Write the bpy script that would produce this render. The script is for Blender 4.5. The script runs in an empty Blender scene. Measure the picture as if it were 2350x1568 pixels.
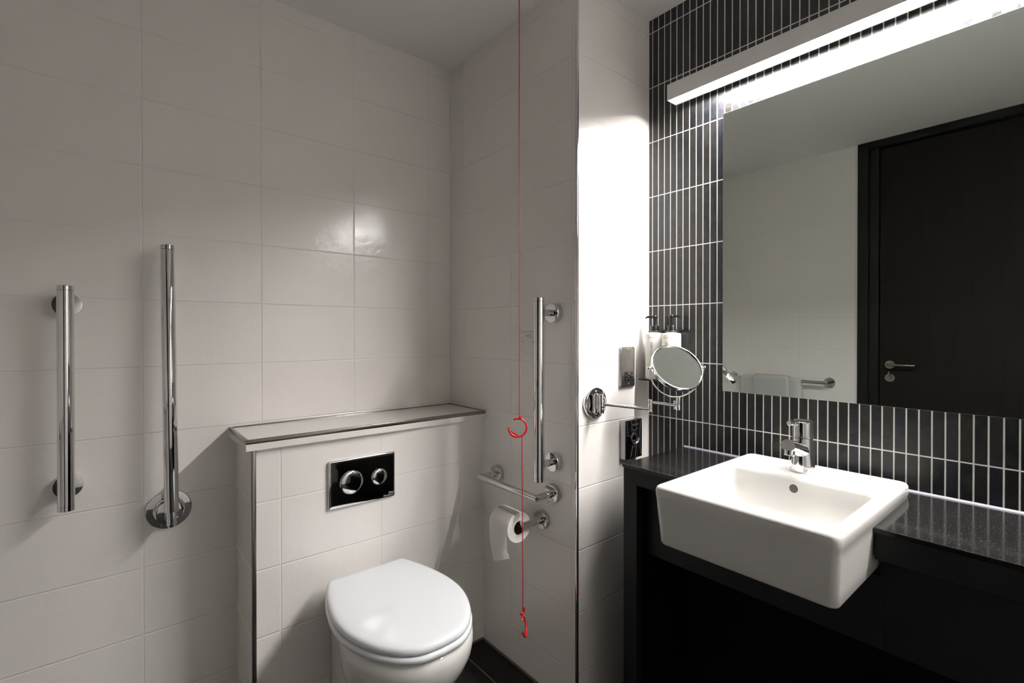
import bpy, bmesh, math, random
from mathutils import Vector, Matrix
random.seed(7)
PI = math.pi
V = Vector
S = bpy.context.scene
C = S.collection

# ---------------------------------------------------------------- camera
CAM = (-1.1318779, -1.8475539, 1.2295950)
Rr = (0.76137946, -0.64830647, -0.00018124)
Ru = (0.00358189, 0.00392706, 0.99998587)
Rf = (0.6482966, 0.76136936, -0.00531215)
FPX, W_PX = 1118.8918, 2350.0
cd = bpy.data.cameras.new('camera')
cam = bpy.data.objects.new('camera', cd)
C.objects.link(cam)
M = Matrix(((Rr[0], Ru[0], -Rf[0], CAM[0]), (Rr[1], Ru[1], -Rf[1], CAM[1]), (Rr[2], Ru[2], -Rf[2], CAM[2]), (0, 0, 0, 1)))
cam.matrix_world = M
cd.sensor_fit = 'HORIZONTAL'
cd.sensor_width = 36.0
cd.lens = FPX / W_PX * 36.0
cd.shift_x = -35.0 / W_PX
cd.shift_y = -14.424 / W_PX
cd.clip_start = 0.02
S.camera = cam

# ---------------------------------------------------------------- world, exposure
wd = bpy.data.worlds.new('world')
S.world = wd
wd.use_nodes = True
wd.node_tree.nodes['Background'].inputs[0].default_value = (0.0, 0.0, 0.0, 1)
wd.node_tree.nodes['Background'].inputs[1].default_value = 0.0
S.view_settings.view_transform = 'Standard'
S.view_settings.look = 'None'
S.view_settings.gamma = 1.0
S.view_settings.use_curve_mapping = False
S.view_settings.exposure = 0.0
LAMP_STRENGTH = 320.0
LAMP_COLOR = (1.0, 0.965, 0.93)

# ---------------------------------------------------------------- room measures
YC = -0.7649      # short wall beside the vanity
XD = 0.3782       # black tiled wall
XE = -1.6018      # wall with the door
YF = -2.75        # wall behind the camera
ZC = 2.3747
TW, TH = 0.31796, 0.2
TZ0 = 0.12693     # first horizontal joint
XM = 0.3722       # mirror face

# ---------------------------------------------------------------- material helpers
def new_mat(name):
    m = bpy.data.materials.new(name)
    m.use_nodes = True
    nt = m.node_tree
    b = nt.nodes['Principled BSDF']
    return m, nt, b

def simple(name, col, rough=0.5, metal=0.0, spec=0.5, coat=0.0, bump=None):
    m, nt, b = new_mat(name)
    b.inputs['Base Color'].default_value = (*col, 1)
    b.inputs['Roughness'].default_value = rough
    b.inputs['Metallic'].default_value = metal
    b.inputs['Specular IOR Level'].default_value = spec
    b.inputs['Coat Weight'].default_value = coat
    if bump:
        sc, st, dist = bump
        tc = nt.nodes.new('ShaderNodeTexCoord')
        nz = nt.nodes.new('ShaderNodeTexNoise')
        nz.inputs['Scale'].default_value = sc
        nz.inputs['Detail'].default_value = 6
        bp = nt.nodes.new('ShaderNodeBump')
        bp.inputs['Strength'].default_value = st
        bp.inputs['Distance'].default_value = dist
        nt.links.new(tc.outputs['Object'], nz.inputs['Vector'])
        nt.links.new(nz.outputs['Fac'], bp.inputs['Height'])
        nt.links.new(bp.outputs['Normal'], b.inputs['Normal'])
    return m

class NB:
    """small node graph helper"""
    def __init__(self, nt):
        self.nt = nt
    def n(self, t, **kw):
        x = self.nt.nodes.new(t)
        for k, v in kw.items():
            setattr(x, k, v)
        return x
    def l(self, a, b):
        self.nt.links.new(a, b)
    def math(self, op, a, b=None, c=None, clamp=False):
        x = self.n('ShaderNodeMath', operation=op, use_clamp=clamp)
        for i, v in enumerate((a, b, c)):
            if v is None:
                continue
            if isinstance(v, (int, float)):
                x.inputs[i].default_value = v
            else:
                self.l(v, x.inputs[i])
        return x.outputs[0]
    def mixf(self, f, a, b):
        x = self.n('ShaderNodeMix', data_type='FLOAT')
        for i, v in zip((0, 2, 3), (f, a, b)):
            if isinstance(v, (int, float)):
                x.inputs[i].default_value = v
            else:
                self.l(v, x.inputs[i])
        return x.outputs[0]
    def mixc(self, f, a, b, blend='MIX'):
        x = self.n('ShaderNodeMix', data_type='RGBA', blend_type=blend)
        for i, v in zip((0, 6, 7), (f, a, b)):
            if isinstance(v, (int, float)):
                x.inputs[i].default_value = v
            elif isinstance(v, tuple):
                x.inputs[i].default_value = v
            else:
                self.l(v, x.inputs[i])
        return x.outputs[2]
    def grid(self, coord, off, step, half, soft):
        """distance from joint lines -> (mask 1 on tile / 0 on joint, index)"""
        t = self.math('DIVIDE', self.math('SUBTRACT', coord, off), step)
        fl = self.math('FLOOR', t)
        fr = self.math('SUBTRACT', t, fl)
        d = self.math('MULTIPLY', self.math('MINIMUM', fr, self.math('SUBTRACT', 1.0, fr)), step)
        mask = self.math('DIVIDE', self.math('SUBTRACT', d, half), soft, clamp=True)
        return mask, fl, d

def tile_mat(name, wx, x0, wy, y0, wz, z0, col, grout, half, soft, rough, tilt=0.0, vary=None, reliefs=(9.0, 0.35, 0.0012), grough=0.6, bevel=0.0012, mottle=False):
    """tiles on vertical walls: on faces looking along x the columns run along y and the other way round"""
    m, nt, b = new_mat(name)
    g = NB(nt)
    geo = g.n('ShaderNodeNewGeometry')
    sp = g.n('ShaderNodeSeparateXYZ'); g.l(geo.outputs['Position'], sp.inputs[0])
    sn = g.n('ShaderNodeSeparateXYZ'); g.l(geo.outputs['True Normal'], sn.inputs[0])
    isx = g.math('GREATER_THAN', g.math('ABSOLUTE', sn.outputs[0]), 0.5)
    isz = g.math('GREATER_THAN', g.math('ABSOLUTE', sn.outputs[2]), 0.5)
    mx, ix, dx = g.grid(sp.outputs[0], x0, wx, half, soft)
    my, iy, dy = g.grid(sp.outputs[1], y0, wy, half, soft)
    mz, iz, dz = g.grid(sp.outputs[2], z0, wz, half, soft)
    mu = g.mixf(isx, mx, my); iu = g.mixf(isx, ix, iy)
    du = g.mixf(isx, dx, dy)
    mask = g.math('MINIMUM', mu, g.math('MAXIMUM', mz, isz))
    dmin = g.math('MINIMUM', du, dz)
    # per tile random
    cmb = g.n('ShaderNodeCombineXYZ'); g.l(iu, cmb.inputs[0]); g.l(iz, cmb.inputs[1]); g.l(isx, cmb.inputs[2])
    wn = g.n('ShaderNodeTexWhiteNoise', noise_dimensions='3D'); g.l(cmb.outputs[0], wn.inputs[0])
    # offset texture per tile so that the relief breaks at joints
    off = g.n('ShaderNodeVectorMath', operation='MULTIPLY_ADD')
    g.l(wn.outputs['Color'], off.inputs[0]); off.inputs[1].default_value = (7.0, 7.0, 7.0); g.l(geo.outputs['Position'], off.inputs[2])
    nz = g.n('ShaderNodeTexNoise'); nz.inputs['Scale'].default_value = reliefs[0]; nz.inputs['Detail'].default_value = 8
    nz.inputs['Roughness'].default_value = 0.58
    nz.inputs['Distortion'].default_value = 0.25 if mottle else 0.35
    g.l(off.outputs[0], nz.inputs['Vector'])
    nz2 = g.n('ShaderNodeTexNoise'); nz2.inputs['Scale'].default_value = reliefs[0] * 0.3; nz2.inputs['Detail'].default_value = 3
    g.l(off.outputs[0], nz2.inputs['Vector'])
    base = (*col, 1)
    b.inputs['Specular IOR Level'].default_value = 0.42 if mottle else 0.5
    if vary:
        cr = g.n('ShaderNodeValToRGB'); g.l(wn.outputs['Value'], cr.inputs[0])
        el = cr.color_ramp.elements
        el[0].color = (*vary[0], 1); el[1].color = (*vary[-1], 1)
        for i, c in enumerate(vary[1:-1]):
            e = el.new((i + 1) / (len(vary) - 1)); e.color = (*c, 1)
        cr.color_ramp.interpolation = 'CONSTANT' if False else 'LINEAR'
        mo = g.math('MULTIPLY_ADD', nz.outputs['Fac'], 4.5, -2.0, clamp=True)
        tcol = g.mixc(g.math('MULTIPLY', mo, 0.55), cr.outputs[0], (*col, 1))
    else:
        dk = (col[0] * 0.93, col[1] * 0.93, col[2] * 0.93, 1)
        tcol = g.mixc(g.math('MULTIPLY', nz2.outputs['Fac'], 0.6), base, dk)
    fin = g.mixc(mask, (*grout, 1), tcol)
    g.l(fin, b.inputs['Base Color'])
    r = g.mixf(mask, grough, g.math('MULTIPLY_ADD', nz.outputs['Fac'], 0.30 if mottle else 0.14, rough - (0.15 if mottle else 0.07)))
    g.l(r, b.inputs['Roughness'])
    edge = g.math('DIVIDE', g.math('SUBTRACT', dmin, half * 0.6), bevel * 2.2, clamp=True)
    edge = g.math('SMOOTH_MIN', edge, 1.0, 0.3)
    h = g.math('ADD', g.math('MULTIPLY', edge, bevel), g.math('MULTIPLY', nz.outputs['Fac'], reliefs[2]))
    h = g.math('ADD', h, g.math('MULTIPLY', nz2.outputs['Fac'], reliefs[2] * 1.5))
    bp = g.n('ShaderNodeBump'); bp.inputs['Strength'].default_value = reliefs[1]; bp.inputs['Distance'].default_value = 1.0
    g.l(h, bp.inputs['Height']); g.l(bp.outputs[0], b.inputs['Normal'])
    return m

MT = {}
MT['white_tile'] = tile_mat('white_tile', TW, -1.06342, TW, -0.42262, TH, TZ0, (0.905, 0.870, 0.842), (0.84, 0.808, 0.778), 0.0008, 0.0012, 0.17,
                            reliefs=(24.0, 0.85, 0.0010))
MT['white_tile_box'] = tile_mat('white_tile_box', TW, -1.06342, 10.0, 5.0, TH, TZ0, (0.905, 0.870, 0.842), (0.84, 0.808, 0.778), 0.0008, 0.0012, 0.17,
                          reliefs=(24.0, 0.85, 0.0010))
MT['white_tile_short'] = tile_mat('white_tile_short', TW, 0.3077, TW, -0.42262, TH, TZ0, (0.905, 0.870, 0.842), (0.84, 0.808, 0.778), 0.0008, 0.0012, 0.17,
                                  reliefs=(24.0, 0.85, 0.0010))
MT['white_tile_left'] = tile_mat('white_tile_left', TW, -1.06342, TW, -0.2342, TH, TZ0, (0.905, 0.870, 0.842), (0.84, 0.808, 0.778), 0.0008, 0.0012, 0.30,
                                 reliefs=(16.0, 0.5, 0.0008))
MT['black_tile'] = tile_mat('black_tile', 0.025069, 0.0, 0.025069, YC - 0.017822, TH, TZ0, (0.034, 0.033, 0.032), (0.80, 0.79, 0.775), 0.0013, 0.0006, 0.34,
                            vary=[(0.006, 0.006, 0.006), (0.017, 0.015, 0.013), (0.009, 0.010, 0.014), (0.024, 0.021, 0.017), (0.013, 0.015, 0.024), (0.007, 0.007, 0.007)],
                            reliefs=(34.0, 0.8, 0.0022), bevel=0.0008, mottle=True)
MT['paint'] = simple('ceiling_paint', (0.90, 0.88, 0.865), 0.7, bump=(60, 0.05, 0.001))
MT['chrome'] = simple('chrome', (0.70, 0.705, 0.71), 0.045, 1.0)
MT['chrome_dull'] = simple('dull_chrome', (0.58, 0.57, 0.56), 0.14, 1.0)
MT['steel'] = simple('brushed_steel', (0.50, 0.49, 0.47), 0.27, 1.0, bump=(900, 0.05, 0.0003))
MT['trim_steel'] = simple('tile_trim_steel', (0.30, 0.285, 0.27), 0.24, 1.0)
MT['mirror'] = simple('mirror_glass', (0.865, 0.915, 0.875), 0.0, 1.0)
MT['mirror_edge'] = simple('mirror_edge', (0.35, 0.48, 0.45), 0.15, 0.2)
MT['ceramic'] = simple('white_ceramic', (0.78, 0.77, 0.745), 0.08, 0.0, 0.5)
MT['plastic'] = simple('white_plastic', (0.82, 0.845, 0.88), 0.14, 0.0, 0.5)
MT['basin_ceramic'] = simple('basin_ceramic', (0.63, 0.62, 0.60), 0.07, 0.0, 0.5)
MT['plastic_w'] = simple('switch_plastic', (0.80, 0.79, 0.77), 0.35)
MT['black_gloss'] = simple('black_gloss', (0.006, 0.006, 0.007), 0.06)
MT['black_plastic'] = simple('black_plastic', (0.012, 0.012, 0.012), 0.28)
MT['panel'] = simple('charcoal_panel', (0.011, 0.011, 0.012), 0.45, spec=0.25, bump=(120, 0.05, 0.0006))
MT['panel_dark'] = simple('black_panel', (0.002, 0.002, 0.0025), 0.6, spec=0.1)  # near black; also carries the knee space shade as colour
MT['bottle'] = simple('bottle_cream', (0.80, 0.785, 0.73), 0.32)
MT['ink'] = simple('black_ink', (0.03, 0.03, 0.035), 0.5)
MT['ink_grey'] = simple('grey_ink', (0.30, 0.30, 0.30), 0.5)
MT['ink_light'] = simple('light_ink', (0.55, 0.55, 0.55), 0.5)
MT['red'] = simple('red_plastic', (0.62, 0.008, 0.012), 0.28)
MT['red_cord'] = simple('red_cord', (0.42, 0.012, 0.014), 0.6)
MT['paper'] = simple('tissue_paper', (0.82, 0.80, 0.77), 0.9, bump=(300, 0.12, 0.001))
MT['card'] = simple('brown_card', (0.16, 0.12, 0.08), 0.9)
MT['towel'] = simple('white_towel', (0.93, 0.93, 0.925), 0.95, bump=(380, 0.35, 0.0015))
MT['silicone'] = simple('silicone', (0.20, 0.20, 0.235), 0.35)
MT['caulk'] = simple('joint_caulk', (0.70, 0.68, 0.64), 0.5)
MT['stain_grout'] = simple('stained_grout', (0.16, 0.13, 0.10), 0.8)
MT['frame_black'] = simple('door_frame_paint', (0.008, 0.0077, 0.0077), 0.4, spec=0.25)
MT['brass'] = simple('satin_metal', (0.42, 0.39, 0.34), 0.25, 1.0)
MT['lamp_body'] = simple('lamp_aluminium', (0.74, 0.725, 0.72), 0.45)

# countertop: black composite with fine light speckle
def counter_mat():
    m, nt, b = new_mat('black_speckled_stone')
    g = NB(nt)
    tc = g.n('ShaderNodeNewGeometry')
    vo = g.n('ShaderNodeTexVoronoi'); vo.inputs['Scale'].default_value = 430
    g.l(tc.outputs['Position'], vo.inputs['Vector'])
    sx = g.n('ShaderNodeSeparateColor'); g.l(vo.outputs['Color'], sx.inputs[0])
    pick = g.math('GREATER_THAN', sx.outputs[0], 0.72)
    near = g.math('LESS_THAN', vo.outputs['Distance'], 0.24)
    f = g.math('MULTIPLY', g.math('MULTIPLY', pick, near), sx.outputs[1])
    c = g.mixc(f, (0.011, 0.0108, 0.0108, 1), (0.17, 0.17, 0.175, 1))
    g.l(c, b.inputs['Base Color'])
    b.inputs['Roughness'].default_value = 0.085
    nz = g.n('ShaderNodeTexNoise'); nz.inputs['Scale'].default_value = 14; nz.inputs['Detail'].default_value = 5
    g.l(tc.outputs['Position'], nz.inputs['Vector'])
    g.l(g.math('MULTIPLY_ADD', nz.outputs['Fac'], 0.14, 0.05), b.inputs['Roughness'])
    return m
MT['stone'] = counter_mat()

def floor_mat():
    m, nt, b = new_mat('black_floor_tile')
    g = NB(nt)
    geo = g.n('ShaderNodeNewGeometry')
    sp = g.n('ShaderNodeSeparateXYZ'); g.l(geo.outputs['Position'], sp.inputs[0])
    mx, ix, dx = g.grid(sp.outputs[0], -0.112, 0.30, 0.0013, 0.0008)
    my, iy, dy = g.grid(sp.outputs[1], -0.565, 0.60, 0.0013, 0.0008)
    mask = g.math('MINIMUM', mx, my)
    nz = g.n('ShaderNodeTexNoise'); nz.inputs['Scale'].default_value = 22; nz.inputs['Detail'].default_value = 7
    g.l(geo.outputs['Position'], nz.inputs['Vector'])
    c = g.mixc(nz.outputs['Fac'], (0.007, 0.007, 0.007, 1), (0.013, 0.0125, 0.012, 1))
    g.l(g.mixc(mask, (0.26, 0.245, 0.22, 1), c), b.inputs['Base Color'])
    b.inputs['Roughness'].default_value = 0.45
    b.inputs['Specular IOR Level'].default_value = 0.25
    bp = g.n('ShaderNodeBump'); bp.inputs['Strength'].default_value = 0.25; bp.inputs['Distance'].default_value = 0.002
    g.l(nz.outputs['Fac'], bp.inputs['Height']); g.l(bp.outputs[0], b.inputs['Normal'])
    return m
MT['floor'] = floor_mat()

def wood_mat():
    m, nt, b = new_mat('wenge_door')
    g = NB(nt)
    geo = g.n('ShaderNodeNewGeometry')
    mp = g.n('ShaderNodeMapping'); mp.inputs['Scale'].default_value = (30, 30, 1.2)
    g.l(geo.outputs['Position'], mp.inputs['Vector'])
    nz = g.n('ShaderNodeTexNoise'); nz.inputs['Scale'].default_value = 2.0; nz.inputs['Detail'].default_value = 9
    nz.inputs['Distortion'].default_value = 0.6
    g.l(mp.outputs[0], nz.inputs['Vector'])
    c = g.mixc(nz.outputs['Fac'], (0.0045, 0.0035, 0.0030, 1), (0.016, 0.0115, 0.0090, 1))
    g.l(c, b.inputs['Base Color'])
    b.inputs['Roughness'].default_value = 0.5
    b.inputs['Specular IOR Level'].default_value = 0.15
    return m
MT['wood'] = wood_mat()

def emit_mat():
    m = bpy.data.materials.new('lamp_diffuser_glow'); m.use_nodes = True
    nt = m.node_tree
    for n in list(nt.nodes):
        nt.nodes.remove(n)
    o = nt.nodes.new('ShaderNodeOutputMaterial'); e = nt.nodes.new('ShaderNodeEmission')
    e.inputs[0].default_value = (*LAMP_COLOR, 1); e.inputs[1].default_value = LAMP_STRENGTH
    g = NB(nt)
    geo = g.n('ShaderNodeNewGeometry'); sp = g.n('ShaderNodeSeparateXYZ'); g.l(geo.outputs['Position'], sp.inputs[0])
    # the tube is shorter than the housing: the diffuser glows less at its two ends
    d0 = g.math('SUBTRACT', -0.955, sp.outputs[1]); d1 = g.math('SUBTRACT', sp.outputs[1], -2.630)
    dd = g.math('DIVIDE', g.math('MINIMUM', d0, d1), 0.140, clamp=True)
    dd = g.math('MULTIPLY', dd, dd)
    g.l(g.math('MULTIPLY', g.math('MULTIPLY_ADD', dd, 0.985, 0.015), LAMP_STRENGTH), e.inputs[1])
    nt.links.new(e.outputs[0], o.inputs[0])
    return m
MT['glow'] = emit_mat()

# ---------------------------------------------------------------- geometry helpers
ORG = {}

def finish(bm, smooth, sharp=None):
    bmesh.ops.recalc_face_normals(bm, faces=bm.faces)
    for f in bm.faces:
        f.smooth = smooth

def obj(name, bm, mat, parent=None, origin=None, smooth=True, angle=35, recalc=True):
    """link a bmesh (in world coordinates) as one mesh object"""
    if recalc:
        bmesh.ops.recalc_face_normals(bm, faces=bm.faces)
    if parent is not None:
        o0 = V(ORG[parent.name])
    else:
        o0 = V(origin) if origin is not None else V((0, 0, 0))
    bmesh.ops.translate(bm, verts=bm.verts, vec=-o0)
    for f in bm.faces:
        f.smooth = smooth
    if smooth:
        lim = math.radians(angle)
        for e in bm.edges:
            if len(e.link_faces) == 2 and e.calc_face_angle(0) > lim:
                e.smooth = False
    me = bpy.data.meshes.new(name)
    bm.to_mesh(me); bm.free()
    o = bpy.data.objects.new(name, me)
    me.materials.append(MT[mat] if isinstance(mat, str) else mat)
    C.objects.link(o)
    if parent is not None:
        o.parent = parent
    else:
        o.location = o0
    ORG[o.name] = tuple(o0)
    return o

def tag(o, label=None, cat=None, group=None, kind=None):
    if label: o['label'] = label
    if cat: o['category'] = cat
    if group: o['group'] = group
    if kind: o['kind'] = kind
    return o

def thing(name, loc, label, cat, group=None):
    o = bpy.data.objects.new(name, None)
    C.objects.link(o)
    o.location = loc
    o.empty_display_size = 0.05
    ORG[o.name] = tuple(loc)
    return tag(o, label, cat, group)

def BM():
    return bmesh.new()

def box(bm, x0, x1, y0, y1, z0, z1, bev=0.0, seg=2):
    r = bmesh.ops.create_cube(bm, size=1.0)
    vs = r['verts']
    for v in vs:
        v.co = V(((x0 + x1) / 2 + v.co.x * (x1 - x0), (y0 + y1) / 2 + v.co.y * (y1 - y0), (z0 + z1) / 2 + v.co.z * (z1 - z0)))
    if bev > 0:
        es = set()
        for v in vs:
            for e in v.link_edges:
                es.add(e)
        bmesh.ops.bevel(bm, geom=list(es), offset=bev, segments=seg, profile=0.5, affect='EDGES')
    return bm

def frame_of(d):
    d = V(d).normalized()
    a = V((0, 0, 1)) if abs(d.z) < 0.9 else V((1, 0, 0))
    u = d.cross(a).normalized()
    w = d.cross(u).normalized()
    return d, u, w

def loft(bm, loops, cap0=True, cap1=True, closed=True):
    vl = [[bm.verts.new(p) for p in L] for L in loops]
    n = len(loops[0])
    for a, b in zip(vl[:-1], vl[1:]):
        for i in range(n if closed else n - 1):
            j = (i + 1) % n
            bm.faces.new((a[i], a[j], b[j], b[i]))
    if cap0: bm.faces.new(list(reversed(vl[0])))
    if cap1: bm.faces.new(vl[-1])
    return bm

def ring(c, u, w, r, n, r2=None):
    r2 = r if r2 is None else r2
    return [V(c) + u * (r * math.cos(2 * PI * i / n)) + w * (r2 * math.sin(2 * PI * i / n)) for i in range(n)]

def lathe(bm, base, axis, prof, n=48, cap=True, cap_end=None):
    """prof: list of (radius, height along axis)"""
    d, u, w = frame_of(axis)
    return loft(bm, [ring(V(base) + d * h, u, w, max(r, 1e-5), n) for r, h in prof], cap, cap if cap_end is None else cap_end)

def cyl(bm, p0, p1, r, n=32, bev=0.0):
    p0, p1 = V(p0), V(p1)
    L = (p1 - p0).length
    if bev:
        prof = [(r - bev, 0), (r - bev * 0.3, bev * 0.3), (r, bev), (r, L - bev), (r - bev * 0.3, L - bev * 0.3), (r - bev, L)]
    else:
        prof = [(r, 0), (r, L)]
    return lathe(bm, p0, p1 - p0, prof, n)

def sweep(bm, pts, r, n=16, cap=True):
    """tube along a polyline, mitred at corners; r may be a list"""
    pts = [V(p) for p in pts]
    rs = r if isinstance(r, (list, tuple)) else [r] * len(pts)
    d0 = (pts[1] - pts[0]).normalized()
    _, u, w = frame_of(d0)
    loops = []
    for i, p in enumerate(pts):
        if i == 0: t = (pts[1] - p).normalized(); din = t
        elif i == len(pts) - 1: t = (p - pts[i - 1]).normalized(); din = t
        else:
            a = (p - pts[i - 1]).normalized(); b = (pts[i + 1] - p).normalized()
            t = (a + b).normalized(); din = a
        # transport frame to incoming direction
        u = (u - din * u.dot(din)).normalized(); w = din.cross(u).normalized()
        L = []
        for k in range(n):
            o = u * (rs[i] * math.cos(2 * PI * k / n)) + w * (rs[i] * math.sin(2 * PI * k / n))
            s = -o.dot(t) / max(din.dot(t), 0.2)
            L.append(p + o + din * s)
        loops.append(L)
        if 0 < i < len(pts) - 1:
            b = (pts[i + 1] - p).normalized()
            q = din.rotation_difference(b)
            u = q @ u
    return loft(bm, loops, cap, cap)

def arc(c, u, w, r, a0, a1, n):
    return [V(c) + V(u) * (r * math.cos(a0 + (a1 - a0) * i / n)) + V(w) * (r * math.sin(a0 + (a1 - a0) * i / n)) for i in range(n + 1)]

def prism(bm, poly, z0, z1):
    return loft(bm, [[V((x, y, z0)) for x, y in poly], [V((x, y, z1)) for x, y in poly]])

def rrect(cx, cy, hx, hy, r, n=8):
    r = min(r, hx * 0.999, hy * 0.999)
    P = []
    for sx, sy, a in ((1, 1, 0), (-1, 1, 90), (-1, -1, 180), (1, -1, 270)):
        for i in range(n + 1):
            t = math.radians(a + 90 * i / n)
            P.append((cx + sx * (hx - r) + r * math.cos(t), cy + sy * (hy - r) + r * math.sin(t)))
    return P

def text_bm(s, size, fn, align='CENTER', depth=0.0):
    """lettering as a mesh, every point (u, v) placed by fn"""
    cu = bpy.data.curves.new('lettering', 'FONT')
    cu.body = s; cu.size = size; cu.align_x = align; cu.align_y = 'CENTER'
    cu.resolution_u = 3
    t = bpy.data.objects.new('lettering', cu)
    C.objects.link(t)
    dg = bpy.context.evaluated_depsgraph_get()
    me = bpy.data.meshes.new_from_object(t.evaluated_get(dg))
    bpy.data.objects.remove(t); bpy.data.curves.remove(cu)
    bm = bmesh.new(); bm.from_mesh(me); bpy.data.meshes.remove(me)
    for v in bm.verts:
        v.co = V(fn(v.co.x, v.co.y))
    return bm

# ================================================================ ROOM SHELL
T = 0.12
def struct(name, bm, mat, **k):
    o = obj(name, bm, mat, smooth=False, **k)
    o['kind'] = 'structure'
    return o

b = BM(); box(b, XE - T, XD + T, YF - T, T, -T, 0); struct('floor', b, 'floor')
b = BM(); box(b, XE - T, XD + T, YF - T, T, ZC, ZC + T); struct('ceiling', b, 'paint')
b = BM(); prism(b, [(XE, 0), (0, 0), (T, T), (XE - T, T)], 0, ZC); struct('wall_rear', b, 'white_tile')
b = BM(); prism(b, [(0, 0), (0, YC), (T, YC + T), (T, T)], 0, ZC); struct('wall_alcove', b, 'white_tile')
b = BM(); prism(b, [(0, YC), (XD, YC), (XD + T, YC + T), (T, YC + T)], 0, ZC); struct('wall_short', b, 'white_tile_short')
b = BM(); prism(b, [(XD, YC), (XD, YF), (XD + T, YF - T), (XD + T, YC + T)], 0, ZC); struct('wall_right', b, 'black_tile')
b = BM(); prism(b, [(XD, YF), (XE, YF), (XE - T, YF - T), (XD + T, YF - T)], 0, ZC); struct('wall_front', b, 'white_tile')
# wall with the doorway
DY0, DY1 = -0.885, -2.02
b = BM(); prism(b, [(XE, 0), (XE - T, T), (XE - T, DY0), (XE, DY0)], 0, ZC)
prism(b, [(XE, DY1), (XE - T, DY1), (XE - T, YF - T), (XE, YF)], 0, ZC)
struct('wall_left', b, 'white_tile_left')

# door: full height black frame, dark wood leaf, lever, lock
d1 = obj('door_1', (lambda q: (box(q, XE - 0.075, XE - 0.03, DY1 + 0.105, DY0 - 0.105, 0.006, ZC - 0.05, 0.002)))(BM()), 'wood', smooth=False)
d1['kind'] = 'structure'
b = BM()
box(b, XE - T + 0.002, XE + 0.012, DY0 - 0.055, DY0 - 0.0005, 0, ZC - 0.001, 0.002)
box(b, XE - T + 0.002, XE + 0.012, DY1 + 0.0005, DY1 + 0.055, 0, ZC - 0.001, 0.002)
box(b, XE - T + 0.002, XE + 0.012, DY1 + 0.055, DY0 - 0.055, ZC - 0.045, ZC - 0.001, 0.002)
# inner lining, set back a little
box(b, XE - T + 0.01, XE - 0.012, DY0 - 0.103, DY0 - 0.0545, 0, ZC - 0.044, 0.002)
box(b, XE - T + 0.01, XE - 0.012, DY1 + 0.0545, DY1 + 0.103, 0, ZC - 0.044, 0.002)
obj('door_frame', b, 'frame_black', parent=d1, smooth=False)
hy = -1.043
b = BM(); lathe(b, (XE - 0.03, hy, 1.040), (1, 0, 0), [(0.026, 0), (0.026, 0.007), (0.024, 0.0095)], 40)
h1 = obj('handle_rose', b, 'brass', parent=d1)
b = BM(); sweep(b, [(XE - 0.021, hy, 1.040), (XE + 0.016, hy, 1.040), (XE + 0.023, hy - 0.004, 1.040), (XE + 0.027, hy - 0.013, 1.040), (XE + 0.027, hy - 0.112, 1.040), (XE + 0.022, hy - 0.122, 1.040), (XE + 0.010, hy - 0.126, 1.040), (XE - 0.012, hy - 0.126, 1.040)], 0.0075, 16)
obj('handle', b, 'brass', parent=d1)
b = BM(); lathe(b, (XE - 0.03, hy, 0.962), (1, 0, 0), [(0.026, 0), (0.026, 0.007), (0.024, 0.0095)], 40)
cyl(b, (XE - 0.022, hy, 0.962), (XE + 0.004, hy, 0.962), 0.007, 20)
obj('lock_rose', b, 'brass', parent=d1)
b = BM(); box(b, XE - 0.004, XE + 0.003, hy - 0.003, hy + 0.003, 0.962, 1.000, 0.001)
obj('thumb_turn', b, 'brass', parent=d1)

# trims and joints that belong to the room
b = BM(); box(b, -0.0022, 0.0052, YC - 0.0022, YC + 0.0075, 0.001, ZC - 0.001, 0.0016, 3)
tag(obj('trim_1', b, 'chrome', smooth=True, angle=60), kind='structure', label='chrome edge strip on the outer tiled corner')
b = BM(); prism(b, [(-0.0001, -0.0001), (-0.0045, -0.0001), (-0.0001, -0.0045)], 0.924, ZC - 0.001)
tag(obj('trim_2', b, 'caulk', smooth=False), kind='structure')
b = BM(); prism(b, [(XD - 0.0001, YC - 0.0001), (XD - 0.003, YC - 0.0001), (XD - 0.0001, YC - 0.003)], 0.001, ZC - 0.001)
tag(obj('trim_3', b, 'caulk', smooth=False), kind='structure')
b = BM(); box(b, -0.006, -0.0002, YC, -0.2455, 0.0002, 0.006)
box(b, -0.81, -0.0062, -0.2505, -0.2443, 0.0002, 0.006)
tag(obj('trim_4', b, 'stain_grout', smooth=False), kind='structure')

# ================================================================ CISTERN BOXING
CF = -0.2440   # front face
CL = -0.8215   # left end
cb = thing('cistern_boxing', (-0.41, CF / 2, 0), 'low white tiled boxing behind the toilet with a steel edged ledge on top', 'boxing')
b = BM(); box(b, CL + 0.0005, -0.0002, CF, -0.0002, 0.0002, 0.8875)
obj('tiled_face', b, 'white_tile_box', parent=cb, smooth=False)
b = BM(); box(b, CL - 0.0015, CL + 0.0100, CF - 0.0020, CF + 0.0095, 0.001, 0.8870, 0.002, 3)
obj('corner_strip', b, 'trim_steel', parent=cb, angle=60)
SL, SF, SZ = -0.8420, -0.2640, 0.9200
b = BM(); box(b, SL + 0.0008, -0.0003, SF + 0.0008, -0.0003, 0.8878, 0.9175)
MT['ledge_tile'] = simple('ledge_tile', (0.86, 0.835, 0.79), 0.10)
lt = obj('ledge', b, 'ledge_tile', parent=cb, smooth=False)
b = BM()
for (x0, x1, y0, y1) in ((SL, -0.0004, SF, SF + 0.009), (SL, SL + 0.009, SF + 0.009, -0.0004), (SL + 0.009, -0.0004, -0.0070, -0.0004), (-0.009, -0.0004, SF + 0.009, -0.0070)):
    box(b, x0, x1, y0, y1, 0.9072, SZ + 0.0006, 0.0015, 2)
obj('ledge_trim', b, 'trim_steel', parent=cb, angle=60)

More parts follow.
